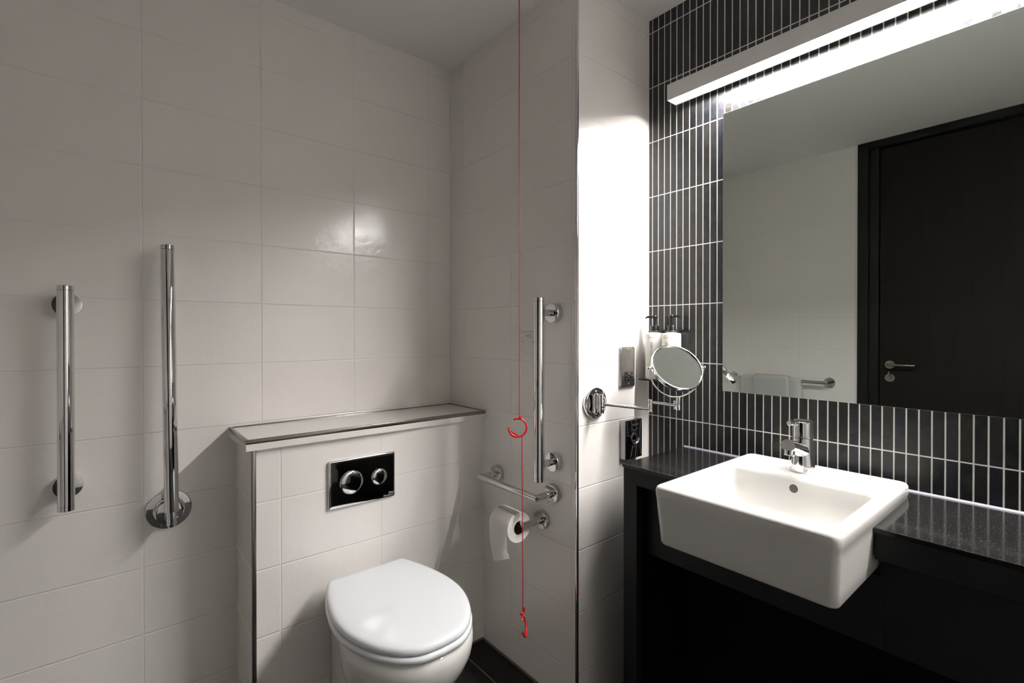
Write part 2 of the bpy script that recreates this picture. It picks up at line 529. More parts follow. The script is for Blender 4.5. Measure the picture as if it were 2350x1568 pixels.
# ================================================================ FLUSH PLATE
px0, px1, pz0, pz1 = -0.6085, -0.3822, 0.6610, 0.8160
fp = thing('flush_plate', ((px0 + px1) / 2, CF, pz0), 'mirror polished rectangular flush plate with two round buttons on the boxing', 'flush plate')
b = BM()
def plate_loop(y, inset, bulge=0.0):
    return [V((x, y, z)) for x, z in rrect((px0 + px1) / 2, (pz0 + pz1) / 2, (px1 - px0) / 2 - inset, (pz1 - pz0) / 2 - inset, 0.004, 5)]
loft(b, [plate_loop(CF - 0.0002, 0.0015), plate_loop(CF - 0.0085, 0.0), plate_loop(CF - 0.0104, 0.0006), plate_loop(CF - 0.0114, 0.0018), plate_loop(CF - 0.0118, 0.0040), plate_loop(CF - 0.01195, 0.0120), plate_loop(CF - 0.0120, 0.04)])
obj('plate', b, 'chrome', parent=fp, angle=50)
for cx, cz, r in ((-0.5345, 0.7385, 0.0385), (-0.4395, 0.7390, 0.0275)):
    b = BM(); lathe(b, (cx, CF - 0.0095, cz), (0, -1, 0), [(r, 0), (r, 0.0034), (r - 0.0007, 0.0040), (r - 0.0014, 0.0034), (r - 0.0016, 0.0020)], 56)
    bt = obj('button_ring', b, 'chrome', parent=fp, angle=50)
    b = BM()
    R2 = r - 0.0018
    prof = [(R2, 0)] + [(R2 * math.cos(t), 0.0028 + 0.0042 * math.sin(t)) for t in [PI / 2 * k / 8 for k in range(0, 9)]]
    lathe(b, (cx, CF - 0.0105, cz), (0, -1, 0), prof, 56)
    obj('button', b, 'chrome', parent=fp, angle=60)
yy = CF - 0.0122
def logo(u, v, ox, oz, sh=0.28):
    return (ox + u + v * sh, yy, oz + v + u * 0.0)
b = text_bm('Ideal', 0.0095, lambda u, v: logo(u, v, -0.3975, 0.6770)); obj('lettering', b, 'ink_light', parent=fp, smooth=False, recalc=False)
b = text_bm('Standard', 0.0095, lambda u, v: logo(u, v, -0.4080, 0.6690)); obj('lettering', b, 'ink_light', parent=fp, smooth=False, recalc=False)

# ================================================================ TOILET
TX = -0.503
to = thing('toilet', (TX, -0.5, 0), 'white back-to-wall toilet with its rounded lid closed', 'toilet')
# half width against distance from the back edge of the lid (y = -0.302)
HW = [(-0.302, 0.127), (-0.318, 0.1295), (-0.345, 0.1400), (-0.385, 0.1530), (-0.440, 0.166), (-0.500, 0.1755), (-0.550, 0.1775), (-0.600, 0.1725), (-0.650, 0.159), (-0.700, 0.1365), (-0.740, 0.108), (-0.765, 0.080), (-0.780, 0.048), (-0.785, 0.0)]
def crom(P, t):
    n = len(P) - 1
    i = min(int(t * n), n - 1); f = t * n - i
    p0 = P[max(i - 1, 0)]; p1 = P[i]; p2 = P[i + 1]; p3 = P[min(i + 2, n)]
    return tuple(0.5 * ((2 * b1) + (-a1 + c1) * f + (2 * a1 - 5 * b1 + 4 * c1 - d1_) * f * f + (-a1 + 3 * b1 - 3 * c1 + d1_) * f ** 3) for a1, b1, c1, d1_ in zip(p0, p1, p2, p3))
def lid_outline(n=44, grow=0.0, cr=0.013):
    P = []
    half = []
    # rounded back corner then the side curve to the nose
    w0 = HW[0][1]
    half.append((0.0, -0.302)); half.append((w0 * 0.5, -0.302))
    for k in range(0, 7):
        t = PI / 2 * k / 6
        half.append((w0 - cr + cr * math.sin(t), -0.302 - cr + cr * math.cos(t)))
    pts = [(h, y) for y, h in HW[1:]]
    for k in range(0, n + 1):
        half.append(crom(pts, k / n))
    right = half
    left = [(-x, y) for x, y in reversed(half[1:-1])]
    allp = right + left
    cyy = -0.54
    out = []
    for x, y in allp:
        L = math.hypot(x, y - cyy) or 1
        f = 1 + grow / L
        out.append((TX + x * f, cyy + (y - cyy) * f))
    return out
def ol(z, grow, tilt=0.0):
    return [V((x, y, z + tilt)) for x, y in lid_outline(grow=grow)]
# lid: softly domed top
b = BM()
loops = [ol(0.4425, -0.006), ol(0.4418, -0.0015), ol(0.4440, 0.0015), ol(0.4500, 0.0022), ol(0.4560, 0.0008), ol(0.4600, -0.0030), ol(0.4622, -0.0090), ol(0.4630, -0.020), ol(0.4637, -0.050), ol(0.4642, -0.09), ol(0.4645, -0.13)]
loft(b, loops)
obj('lid', b, 'plastic', parent=to, angle=60)
b = BM()
loft(b, [ol(0.4215, -0.004), ol(0.4222, 0.0020), ol(0.4250, 0.0055), ol(0.4320, 0.0060), ol(0.4370, 0.0040), ol(0.4395, -0.001), ol(0.4398, -0.006)])
obj('seat', b, 'plastic', parent=to, angle=60)
# pan: loft from rim to foot
def pan_loop(z, w, yb, yf, p=2.3, n=64):
    L = []
    yc = (yb + yf) / 2; hy_ = (yb - yf) / 2
    for i in range(n):
        t = 2 * PI * i / n
        c, s = math.cos(t), math.sin(t)
        # squarer at the back, rounder at the nose
        pp = p if s < 0 else p + 1.6
        x = w * math.copysign(abs(c) ** (2 / pp), c)
        y = yc + hy_ * math.copysign(abs(s) ** (2 / pp), s)
        L.append(V((TX + x, y, z)))
    return L
PW = [(-0.296, 0.100), (-0.330, 0.108), (-0.380, 0.120), (-0.430, 0.137), (-0.480, 0.1545), (-0.540, 0.1690), (-0.600, 0.1735), (-0.650, 0.1660), (-0.700, 0.1460), (-0.740, 0.1180), (-0.768, 0.0830), (-0.786, 0.0420), (-0.7915, 0.0)]
def pn(z, sx, sy, yb=-0.302, n=40):
    pts = [(w_, y_) for y_, w_ in PW]
    half = [crom(pts, k / n) for k in range(n + 1)]
    half[-1] = (0.0, half[-1][1])
    allp = half + [(-x, y) for x, y in reversed(half[:-1])]
    return [V((TX + x * sx, yb + (y - yb) * sy, z)) for x, y in allp]
b = BM()
loft(b, [pn(0.0005, 0.56, 0.56), pn(0.03, 0.55, 0.56), pn(0.09, 0.56, 0.58), pn(0.14, 0.60, 0.63), pn(0.19, 0.68, 0.71), pn(0.24, 0.79, 0.81), pn(0.28, 0.88, 0.89), pn(0.32, 0.95, 0.95), pn(0.355, 0.990, 0.985), pn(0.385, 1.0, 0.998),
         pn(0.405, 0.990, 0.996), pn(0.4150, 0.970, 0.985), pn(0.4195, 0.94, 0.970), pn(0.4207, 0.89, 0.95)])
obj('pan', b, 'ceramic', parent=to, angle=60)
b = BM()
pl = rrect(TX, -0.335, 0.1010, 0.089, 0.02, 6)
pl2 = [(TX + (x - TX) * 0.98, y) for x, y in pl]
loft(b, [[V((x, y, 0.0005)) for x, y in pl2], [V((x, y, 0.30)) for x, y in pl], [V((x, y, 0.40)) for x, y in pl], [V((TX + (x - TX) * 0.95, -0.335 + (y + 0.335) * 0.96, 0.410)) for x, y in pl]])
obj('plinth', b, 'ceramic', parent=to, angle=60)
for sx in (-1, 1):
    b = BM(); cyl(b, (TX + sx * 0.075, -0.290, 0.4095), (TX + sx * 0.075, -0.290, 0.438), 0.012, 20, 0.002)
    obj('hinge', b, 'chrome', parent=to)

# ================================================================ GRAB BARS
def grab_bar(label, wall_pt, nrm, z0, z1, zr, off, group=None):
    wx, wy = wall_pt
    n = V(nrm)
    P = lambda d, z: V((wx, wy, z)) + n * d
    t = thing('grab_bar', (wx, wy, z0), label, 'grab bar', group)
    r = 0.0175
    b = BM(); cyl(b, P(off, z0 + 0.0135), P(off, z1 - 0.0135), r, 48)
    obj('tube', b, 'chrome', parent=t)
    for za, zb in ((z0, z0 + 0.0128), (z1, z1 - 0.0128)):
        b = BM()
        d = 1 if zb > za else -1
        lathe(b, P(off, zb), (0, 0, -d), [(r - 0.001, -0.0006), (r, 0), (r, 0.0113), (r - 0.0015, 0.0128), (0.002, 0.0130)], 48)
        obj('end_cap', b, 'chrome', parent=t)
    for z in zr:
        b = BM(); lathe(b, P(0.0003, z), n, [(0.0315, 0), (0.032, 0.001), (0.032, 0.0185), (0.0312, 0.0197), (0.030, 0.020)], 56)
        fl = obj('wall_flange', b, 'chrome', parent=t)
        b = BM(); cyl(b, P(0.0195, z), P(off - 0.012, z), 0.0115, 32)
        lathe(b, P(0.036, z), n, [(0.0118, 0), (0.0130, 0.0008), (0.0130, 0.003), (0.0118, 0.0038)], 32)
        obj('stem', b, 'chrome', parent=t)
    return t
grab_bar('short vertical chrome grab bar on the rear wall at the far left', (-1.2260, 0.0), (0, -1, 0), 0.757, 1.3545, (0.809, 1.306), 0.072)
grab_bar('vertical chrome grab bar on the alcove side wall above the toilet roll', (0.0, -0.665), (-1, 0, 0), 0.7440, 1.3440, (0.798, 1.2945), 0.075)

# fold-up support rail on the rear wall
fx, fz = -1.0015, 0.690
t = thing('folding_support_rail', (fx, 0, fz), 'tall chrome support rail folded up against the rear wall on a big round hinge plate', 'grab rail')
b = BM(); lathe(b, (fx, -0.0003, fz), (0, -1, 0), [(0.0565, 0), (0.0580, 0.0015), (0.0580, 0.0070), (0.0565, 0.0090), (0.0545, 0.0093)], 64)
obj('wall_plate', b, 'chrome', parent=t)
b = BM(); lathe(b, (fx, -0.0092, fz), (0, -1, 0), [(0.0400, 0), (0.0385, 0.006), (0.0350, 0.009), (0.0350, 0.030), (0.0335, 0.034), (0.0290, 0.0350)], 56)
obj('hinge_hub', b, 'chrome', parent=t)
b = BM()
cyl(b, (fx, -0.0435, fz), (fx, -0.092, fz), 0.0155, 32, 0.002)
kn = V((fx, -0.092, fz))
# rounded knuckle and tongue up into the tube
sweep(b, [(fx, -0.0945, fz - 0.030), (fx, -0.0945, fz - 0.0285), (fx, -0.0945, fz - 0.024), (fx, -0.0945, fz - 0.016), (fx, -0.0940, fz + 0.045)], [0.001, 0.006, 0.0105, 0.0125, 0.0125], 24)
obj('hinge_arm', b, 'chrome', parent=t)
b = BM(); pA = V((fx, -0.0945, fz + 0.018)); pB = V((fx - 0.0055, -0.066, 1.4740))
ax = (pB - pA)
cyl(b, pA, pB, 0.0177, 48, 0.001)
obj('tube', b, 'chrome', parent=t)
b = BM(); lathe(b, pB + ax.normalized() * 0.0008, ax, [(0.0177, 0), (0.0177, 0.0110), (0.0162, 0.0125), (0.002, 0.0127)], 48)
obj('end_cap', b, 'chrome', parent=t)

# ================================================================ WALL ITEMS IN THE ALCOVE
def rosette(bm, y, z, th=0.018, r=0.032):
    lathe(bm, (-0.0003, y, z), (-1, 0, 0), [(r - 0.0006, 0), (r, 0.001), (r, th - 0.0015), (r - 0.0008, th - 0.0003), (r - 0.002, th)], 56)
ry0, ry1, rz = -0.351, -0.659, 0.6895
t = thing('back_rail', (0, (ry0 + ry1) / 2, rz), 'short horizontal chrome rail with square mitred corners above the toilet roll', 'rail')
b = BM(); sweep(b, [(-0.0175, ry0, rz), (-0.084, ry0, rz), (-0.084, ry1, rz), (-0.0175, ry1, rz)], 0.0115, 32)
obj('bar', b, 'chrome_dull', parent=t, angle=30)
for y in (ry0, ry1):
    b = BM(); rosette(b, y, rz); obj('wall_flange', b, 'chrome_dull', parent=t)
    b = BM(); cyl(b, (-0.0176, y, rz), (-0.040, y, rz), 0.0128, 32, 0.001); obj('collar', b, 'chrome', parent=t)

hy0, hz = -0.605, 0.5860
t = thing('toilet_roll_holder', (0, hy0, hz), 'bent chrome arm holding the toilet roll under the horizontal rail', 'toilet roll holder')
b = BM(); sweep(b, [(-0.0175, hy0, hz), (-0.090, hy0, hz), (-0.090, hy0 + 0.128, hz)], 0.0113, 32); obj('arm', b, 'chrome_dull', parent=t, angle=30)
b = BM(); rosette(b, hy0, hz, 0.014); obj('wall_flange', b, 'chrome_dull', parent=t)
b = BM(); cyl(b, (-0.0136, hy0, hz), (-0.036, hy0, hz), 0.0128, 32, 0.001); obj('collar', b, 'chrome', parent=t)

# toilet roll: tube of paper on a card core with the loose sheet hanging
rc = V((-0.0965, 0, hz - 0.0100)); rR = 0.0500; rr_ = 0.0215
ya, yb = -0.590, -0.488
t = thing('toilet_roll', (rc.x, (ya + yb) / 2, rc.z - rR), 'white toilet roll on the chrome arm with its loose end hanging down', 'toilet roll')
b = BM()
n = 64
def spiral(y, r0):
    return [V((rc.x + r0 * math.cos(2 * PI * i / n), y, rc.z + r0 * math.sin(2 * PI * i / n))) for i in range(n)]
loft(b, [spiral(ya, rr_ + 0.0012), spiral(ya, rR - 0.0012), spiral(ya + 0.0012, rR), spiral(yb - 0.0012, rR), spiral(yb, rR - 0.0012), spiral(yb, rr_ + 0.0012), spiral(ya, rr_ + 0.0012)], False, False)
bmesh.ops.remove_doubles(b, verts=b.verts, dist=1e-6)
obj('paper', b, 'paper', parent=t, angle=40)
b = BM()
loft(b, [spiral(ya, rr_ + 0.0010), spiral(yb, rr_ + 0.0010), spiral(yb, rr_), spiral(ya, rr_), spiral(ya, rr_ + 0.0010)], False, False)
bmesh.ops.remove_doubles(b, verts=b.verts, dist=1e-6)
obj('core', b, 'card', parent=t)
# loose sheet: leaves the roll at the top front and drops
b = BM()
path = []
for a in (96, 112, 128, 144, 160, 172, 180):
    q = math.radians(a)
    path.append((rc.x + (rR + 0.0009) * math.cos(q), rc.z + (rR + 0.0009) * math.sin(q)))
path += [(rc.x - rR - 0.0012, 0.558), (rc.x - rR - 0.0010, 0.540), (rc.x - rR + 0.0002, 0.520), (rc.x - rR + 0.0024, 0.502), (rc.x - rR + 0.0052, 0.486), (rc.x - rR + 0.0085, 0.470), (rc.x - rR + 0.0120, 0.452)]
cols = 8
g_ = []
for i, (x, z) in enumerate(path):
    row = []
    f = max(0.0, (i - 6) / (len(path) - 7))
    for j in range(cols + 1):
        s = j / cols
        y = ya + 0.003 + s * (yb - ya - 0.006)
        yq = y - f * f * 0.012 * s
        wv = 0.0010 * math.sin(s * PI * 1.2 + 0.5) * f
        zz = z
        if i == len(path) - 1:
            zz = 0.482 - 0.036 * s
        elif i == len(path) - 2:
            zz = 0.492 - 0.030 * s
        elif i == len(path) - 3:
            zz = 0.502 - 0.018 * s
        row.append(b.verts.new((x + wv, yq, zz)))
    g_.append(row)
for r0, r1 in zip(g_[:-1], g_[1:]):
    for j in range(cols):
        b.faces.new((r0[j], r0[j + 1], r1[j + 1], r1[j]))
def sheet_mat():
    m, nt, bb = new_mat('thin_tissue')
    bb.inputs['Base Color'].default_value = (0.86, 0.84, 0.81, 1); bb.inputs['Roughness'].default_value = 0.9
    tr = nt.nodes.new('ShaderNodeBsdfTranslucent'); tr.inputs[0].default_value = (0.90, 0.88, 0.85, 1)
    mx = nt.nodes.new('ShaderNodeMixShader'); mx.inputs[0].default_value = 0.42
    nt.links.new(bb.outputs[0], mx.inputs[1]); nt.links.new(tr.outputs[0], mx.inputs[2])
    nt.links.new(mx.outputs[0], nt.nodes['Material Output'].inputs[0])
    return m
MT['tissue'] = sheet_mat()
obj('loose_sheet', b, 'tissue', parent=t, angle=60)

# alarm reset plate
t = thing('alarm_reset_plate', (0, -0.533, 1.158), 'white square plastic alarm reset plate on the alcove side wall behind the grab bar', 'switch plate')
b = BM(); box(b, -0.0095, -0.0002, -0.576, -0.490, 1.1575, 1.2340, 0.0025, 3); obj('plate', b, 'plastic_w', parent=t)
b = BM(); lathe(b, (-0.0094, -0.5445, 1.2175), (-1, 0, 0), [(0.0068, 0), (0.0068, 0.0012), (0.0056, 0.0012), (0.0056, 0.0004)], 32); obj('button_ring', b, 'ink_grey', parent=t)
b = BM(); lathe(b, (-0.0094, -0.5445, 1.2175), (-1, 0, 0), [(0.0054, 0), (0.0054, 0.0008), (0.0050, 0.0011)], 32); rb = obj('button', b, 'plastic_w', parent=t)
b = text_bm('RESET', 0.0030, lambda u, v: (-0.01065, -0.5445 - u, 1.2175 + v)); obj('lettering', b, 'ink_grey', parent=rb, smooth=False, recalc=False)
b = BM(); lathe(b, (-0.0094, -0.5275, 1.2180), (-1, 0, 0), [(0.0022, 0), (0.0022, 0.0006), (0.0016, 0.0010)], 20); obj('indicator_light', b, 'ink', parent=t)
for y in (-0.5035, -0.5605):
    b = BM(); lathe(b, (-0.0094, y, 1.1965), (-1, 0, 0), [(0.0026, 0), (0.0026, 0.0006), (0.0018, 0.0009)], 20); obj('screw', b, 'ink_grey', parent=t)

# ================================================================ ALARM PULL CORD
kx, ky = -0.14, -0.6430
t = thing('alarm_pull_cord', (kx, ky, 0.262), 'thin red alarm pull cord hanging from the ceiling with two red pulls', 'pull cord')
b = BM(); sweep(b, [(kx, ky, ZC - 0.0005), (kx, ky, 1.6), (kx, ky - 0.001, 0.955)], 0.0015, 10)
obj('cord', b, 'red_cord', parent=t)
b = BM(); sweep(b, [(kx, ky - 0.0135, 0.9020), (kx, ky - 0.0165, 0.62), (kx, ky - 0.0175, 0.345)], 0.0016, 10)
obj('cord', b, 'red_cord', parent=t)
vd = V((kx - CAM[0], ky - CAM[1], 0)).normalized()
rt = V((vd.y, -vd.x, 0))          # to the right as seen from the room
up = V((0, 0, 1))
def pull_ring(c, u, w, flat=True):
    b = BM()
    a0, a1 = math.radians(119), math.radians(178 - 360)
    N = 40
    pts = arc(c, u, w, 0.0290, a0, a1, N)
    rs = []
    for i in range(N + 1):
        a = math.degrees(a0 + (a1 - a0) * i / N)
        r = 0.0029
        if -165 < a < -80:
            r += 0.0013 * math.sin(PI * (a + 165) / 85)
        rs.append(r)
    rs[0] = 0.0018; rs[-1] = 0.0018
    sweep(b, pts, rs, 14)
    # inner flat web along the lower left
    web = [V(c) + V(u) * (0.0275 * math.cos(math.radians(q))) + V(w) * (0.0275 * math.sin(math.radians(q))) for q in range(-165, -69, 8)]
    nn = V(u).cross(V(w)).normalized() * 0.0016
    loft(b, [[p + nn for p in web], [p - nn for p in web]])
    # cord lug
    lathe(b, V(c) + V(u) * 0.009 + V(w) * 0.0275, w, [(0.001, 0), (0.0042, 0.002), (0.0042, 0.007), (0.0030, 0.0095), (0.0008, 0.011)], 16)
    return b
rc1 = V((kx, ky, 0.9250)) - rt * 0.0050
obj('upper_pull', pull_ring(rc1, rt, up), 'red', parent=t, angle=50)
# lower one hangs nearly edge on
u2 = (rt * 0.14 + vd * 0.98).normalized(); w2 = (up * 0.975 - rt * 0.22).normalized(); u2 = (u2 - w2 * u2.dot(w2)).normalized()
rc2 = V((kx, ky - 0.0175, 0.2960)) + rt * 0.004
obj('lower_pull', pull_ring(rc2, u2, w2), 'red', parent=t, angle=50)
b = BM(); lathe(b, V((kx, ky - 0.0165, 0.328)) - rt * 0.003, (0, 0, 1), [(0.0008, 0), (0.0042, 0.0025), (0.0048, 0.006), (0.0038, 0.010), (0.0010, 0.012)], 16)
obj('knot', b, 'red', parent=t)
b = BM()
q0 = V((kx, ky - 0.0175, 0.336)) + rt * 0.001
loft(b, [[q0 + up * z + rt * a + vd * s for z, a in ((0, 0), (0.004, 0.005), (0.014, 0.007), (0.021, 0.003), (0.017, 0.0), (0.008, -0.001))] for s in (-0.0006, 0.0006)])
obj('tag', b, 'red', parent=t, smooth=False)

# ================================================================ SHAVER SOCKET
sx0, sx1, sz0, sz1 = 0.2050, 0.2890, 1.0370, 1.1800
t = thing('shaver_socket', ((sx0 + sx1) / 2, YC, sz0), 'brushed steel shaver socket plate with a black insert on the short white wall', 'socket')
scx, scz = (sx0 + sx1) / 2, (sz0 + sz1) / 2
def sloop(y, ins, r=0.007):
    return [V((x, y, z)) for x, z in rrect(scx, scz, (sx1 - sx0) / 2 - ins, (sz1 - sz0) / 2 - ins, r, 6)]
b = BM(); loft(b, [sloop(YC - 0.0002, 0.0005), sloop(YC - 0.0045, 0.0), sloop(YC - 0.0075, 0.0018), sloop(YC - 0.0090, 0.0050), sloop(YC - 0.0092, 0.0065)])
obj('plate', b, 'steel', parent=t, angle=50)
ix0, ix1, iz0, iz1 = 0.2285, 0.2740, 1.0600, 1.0915
b = BM(); box(b, ix0, ix1, YC - 0.0104, YC - 0.0088, iz0, iz1, 0.0007)
ins = obj('socket_insert', b, 'black_plastic', parent=t)
yt = YC - 0.0106
for s, sz, ox, oz in (('SHAVERS', 0.0042, 0.2530, 1.0875), ('ONLY', 0.0040, 0.2525, 1.0830), ('115V', 0.0042, 0.2360, 1.0790), ('230V', 0.0042, 0.2675, 1.0790)):
    b = text_bm(s, sz, lambda u, v, ox=ox, oz=oz: (ox + u, yt, oz + v)); obj('lettering', b, 'ink_light', parent=ins, smooth=False, recalc=False)
for hx_, hz_ in ((0.2365, 1.0665), (0.2495, 1.0745), (0.2525, 1.0665), (0.2680, 1.0665), (0.2400, 1.0705)):
    b = BM(); lathe(b, (hx_, yt + 0.0001, hz_), (0, -1, 0), [(0.0016, 0), (0.0016, 0.0003), (0.0012, 0.0004)], 16)
    obj('contact', b, 'ink_grey', parent=ins)
for z in (1.1700, 1.0490):
    b = BM(); lathe(b, (0.2515, YC - 0.0091, z), (0, -1, 0), [(0.0034, 0), (0.0034, 0.0006), (0.0024, 0.0014), (0.0006, 0.0016)], 24)
    obj('screw', b, 'chrome', parent=t)

# ================================================================ CHROME WALL BOX
bx0, bx1, bz0, bz1 = 0.2120, 0.3030, 0.7900, 0.9250
BYF = YC - 0.0260
t = thing('wall_dispenser', ((bx0 + bx1) / 2, YC, bz0), 'chrome sided wall box with a black glass front and round opening below the shaver socket', 'dispenser')
MT['case'] = simple('satin_chrome', (0.50, 0.50, 0.51), 0.22, 1.0)
MT['silver_line'] = simple('silver_line', (0.42, 0.42, 0.42), 0.35, 0.3)
b = BM(); box(b, bx0, bx1, BYF + 0.0015, YC - 0.0002, bz0, bz1, 0.0012); obj('case', b, 'case', parent=t)
b = BM(); box(b, bx0 + 0.0012, bx1 - 0.0002, BYF - 0.0015, BYF + 0.0012, bz0 + 0.001, bz1 - 0.001, 0.0008)
fg = obj('front_panel', b, 'black_gloss', parent=t)
bcx, bcz = 0.2600, 0.8600
b = BM(); lathe(b, (bcx, BYF - 0.0014, bcz), (0, -1, 0), [(0.0225, 0), (0.0225, 0.0030), (0.0215, 0.0040), (0.0200, 0.0030), (0.0185, 0.0004), (0.010, 0.0001), (0.0005, 0.0001)], 48)
obj('round_opening', b, 'case', parent=fg)
b = BM(); box(b, bcx - 0.0150, bcx + 0.0170, BYF - 0.0042, BYF - 0.0016, bcz - 0.0085, bcz - 0.0045, 0.0010); obj('lever', b, 'chrome', parent=fg)
yq = BYF - 0.0020
def line_on_box(P, r=0.0006):
    b = BM(); sweep(b, [(x, yq, z) for x, z in P], r, 8); return obj('silver_line', b, 'silver_line', parent=fg)
line_on_box([(0.2165, 0.9220), (0.2185, 0.9080), (0.2215, 0.8950), (0.2240, 0.8850), (0.2235, 0.8800), (0.2165, 0.8860)])
line_on_box([(0.2400, 0.9220), (0.2440, 0.9090), (0.2455, 0.8960), (0.2430, 0.8880)])
line_on_box([(0.2680, 0.9220), (0.2670, 0.9060), (0.2705, 0.8960), (0.2775, 0.8910)])
line_on_box([(0.2975, 0.9225), (0.2930, 0.9030), (0.2910, 0.8800), (0.2910, 0.8500), (0.2920, 0.8250), (0.2955, 0.8000)])
line_on_box([(0.2480, 0.8360), (0.2465, 0.8230), (0.2420, 0.8080), (0.2370, 0.7960)])
line_on_box([(0.2700, 0.8370), (0.2690, 0.8230), (0.2660, 0.8100), (0.2630, 0.7960)])
for dx_, s in ((-0.008, 1), (0.0, 1), (0.008, 1), (-0.008, -1), (0.0, -1), (0.008, -1)):
    line_on_box([(bcx + dx_, bcz + s * 0.0240), (bcx + dx_ + 0.0015, bcz + s * 0.0290), (bcx + dx_ * 1.2, bcz + s * 0.0330)], 0.0005)
b = text_bm('mber dm', 0.0105, lambda u, v: (0.2630 + u, yq + 0.0003, 0.9075 + v)); obj('lettering', b, 'ink_grey', parent=fg, smooth=False, recalc=False)

# ================================================================ MAGNIFYING MIRROR
mc = V((0.2396, -0.9726, 1.1180))
th, ph = math.radians(37.7), math.radians(240.4)
mn = V((math.cos(th) * math.cos(ph), math.cos(th) * math.sin(ph), math.sin(th)))
ma = V((0.8688, -0.4952, 0.0)).normalized()
wc = V((0.0765, YC, 0.9985))
t = thing('shaving_mirror', tuple(wc), 'round chrome swing arm magnifying mirror with smudged glass in front of the bottles', 'mirror')
b = BM(); lathe(b, wc + V((0, -0.0003, 0)), (0, -1, 0), [(0.0500, 0), (0.0515, 0.002), (0.0515, 0.010), (0.0500, 0.0130), (0.0475, 0.0138), (0.0455, 0.0122), (0.0435, 0.0116), (0.020, 0.0125)], 64)
obj('wall_plate', b, 'chrome', parent=t)
for dz in (0.0365, -0.0365):
    b = BM(); lathe(b, wc + V((0.000, -0.0118, dz)), (0, -1, 0), [(0.0050, 0), (0.0048, 0.0020), (0.0030, 0.0036), (0.0006, 0.0040)], 20)
    obj('screw', b, 'chrome', parent=t)
H0 = V((0.0620, -0.8130, 1.0010))
b = BM(); box(b, 0.0580, 0.0660, H0.y + 0.004, YC - 0.0115, H0.z - 0.026, H0.z + 0.026, 0.002, 3)
cyl(b, V((H0.x - 0.001, H0.y + 0.0210, H0.z - 0.0320)), V((H0.x - 0.001, H0.y + 0.0210, H0.z + 0.0320)), 0.0088, 24, 0.001)
cyl(b, H0 + V((0, 0, -0.0310)), H0 + V((0, 0, 0.0310)), 0.0078, 24, 0.001)
obj('hinge_bracket', b, 'chrome', parent=t)
b = BM(); cyl(b, H0 + V((0, -0.0005, -0.0125)), H0 + V((0, -0.0005, 0.0125)), 0.0084, 24, 0.0008)
J = V((0.1800, -0.9145, 0))
cyl(b, V((H0.x, H0.y, 1.0005)), V((J.x, J.y, 0.9850)), 0.0052, 24)
cyl(b, V((J.x, J.y, 0.9745)), V((J.x, J.y, 0.9940)), 0.0062, 24, 0.0008)
obj('arm', b, 'chrome', parent=t)
St = V((mc.x - ma.x * 0.004, mc.y - ma.y * 0.004, 0))
b = BM(); cyl(b, V((J.x, J.y, 0.9948)), V((J.x, J.y, 1.0160)), 0.0062, 24, 0.0008)
cyl(b, V((J.x, J.y, 1.0060)), V((St.x, St.y, 0.9965)), 0.0052, 24)
cyl(b, V((St.x, St.y, 0.9840)), V((St.x, St.y, 1.0130)), 0.0056, 24, 0.0008)
obj('arm', b, 'chrome', parent=t)
b = BM()
cyl(b, V((St.x, St.y, 0)) + ma * 0.0115 + V((0, 0, 0.9820)), V((St.x, St.y, 0)) + ma * 0.0115 + V((0, 0, 1.0240)), 0.0052, 24, 0.0008)
pts = arc(mc, ma, V((0, 0, 1)), 0.0935, PI, 2 * PI, 40)
sweep(b, pts, 0.0026, 12)
for s in (-1, 1):
    cyl(b, mc + ma * (s * 0.084), mc + ma * (s * 0.0985), 0.0030, 16, 0.0006)
    lathe(b, mc + ma * (s * 0.0965), ma * s, [(0.0042, 0), (0.0046, 0.002), (0.0030, 0.0042), (0.0006, 0.0048)], 16)
obj('yoke', b, 'chrome', parent=t)
b = BM(); lathe(b, mc - mn * 0.0075, mn, [(0.0795, -0.0010), (0.0830, 0.0), (0.0850, 0.0015), (0.0850, 0.0135), (0.0842, 0.0150), (0.0822, 0.0156), (0.0800, 0.0146), (0.0796, 0.0090)], 96, True, False)
obj('rim', b, 'chrome', parent=t, angle=50)
def smudge_mat():
    m, nt, bb = new_mat('smudged_mirror')
    g = NB(nt)
    bb.inputs['Metallic'].default_value = 1.0
    bb.inputs['Base Color'].default_value = (0.70, 0.74, 0.72, 1)
    tc = g.n('ShaderNodeTexCoord')
    vo = g.n('ShaderNodeTexVoronoi'); vo.inputs['Scale'].default_value = 260; g.l(tc.outputs['Object'], vo.inputs['Vector'])
    sc = g.n('ShaderNodeSeparateColor'); g.l(vo.outputs['Color'], sc.inputs[0])
    dots = g.math('MULTIPLY', g.math('GREATER_THAN', sc.outputs[0], 0.72), g.math('LESS_THAN', vo.outputs['Distance'], 0.19))
    nz = g.n('ShaderNodeTexNoise'); nz.inputs['Scale'].default_value = 30; g.l(tc.outputs['Object'], nz.inputs['Vector'])
    sm = g.math('MULTIPLY', g.math('MULTIPLY_ADD', nz.outputs['Fac'], 4.0, -1.9, clamp=True), 0.022)
    d2 = nt.nodes.new('ShaderNodeBsdfDiffuse'); d2.inputs[0].default_value = (0.75, 0.78, 0.78, 1)
    mx = nt.nodes.new('ShaderNodeMixShader')
    out = nt.nodes['Material Output']
    f = g.math('ADD', g.math('MULTIPLY', dots, 0.13), sm, clamp=True)
    g.l(f, mx.inputs[0]); g.l(bb.outputs[0], mx.inputs[1]); g.l(d2.outputs[0], mx.inputs[2]); g.l(mx.outputs[0], out.inputs[0])
    bb.inputs['Roughness'].default_value = 0.03
    return m
MT['smudge'] = smudge_mat()
b = BM(); lathe(b, mc + mn * 0.0020, mn, [(0.0794, -0.0010), (0.0794, 0.0010), (0.060, 0.0006), (0.040, 0.0003), (0.020, 0.0001), (0.0005, 0.0)], 96)
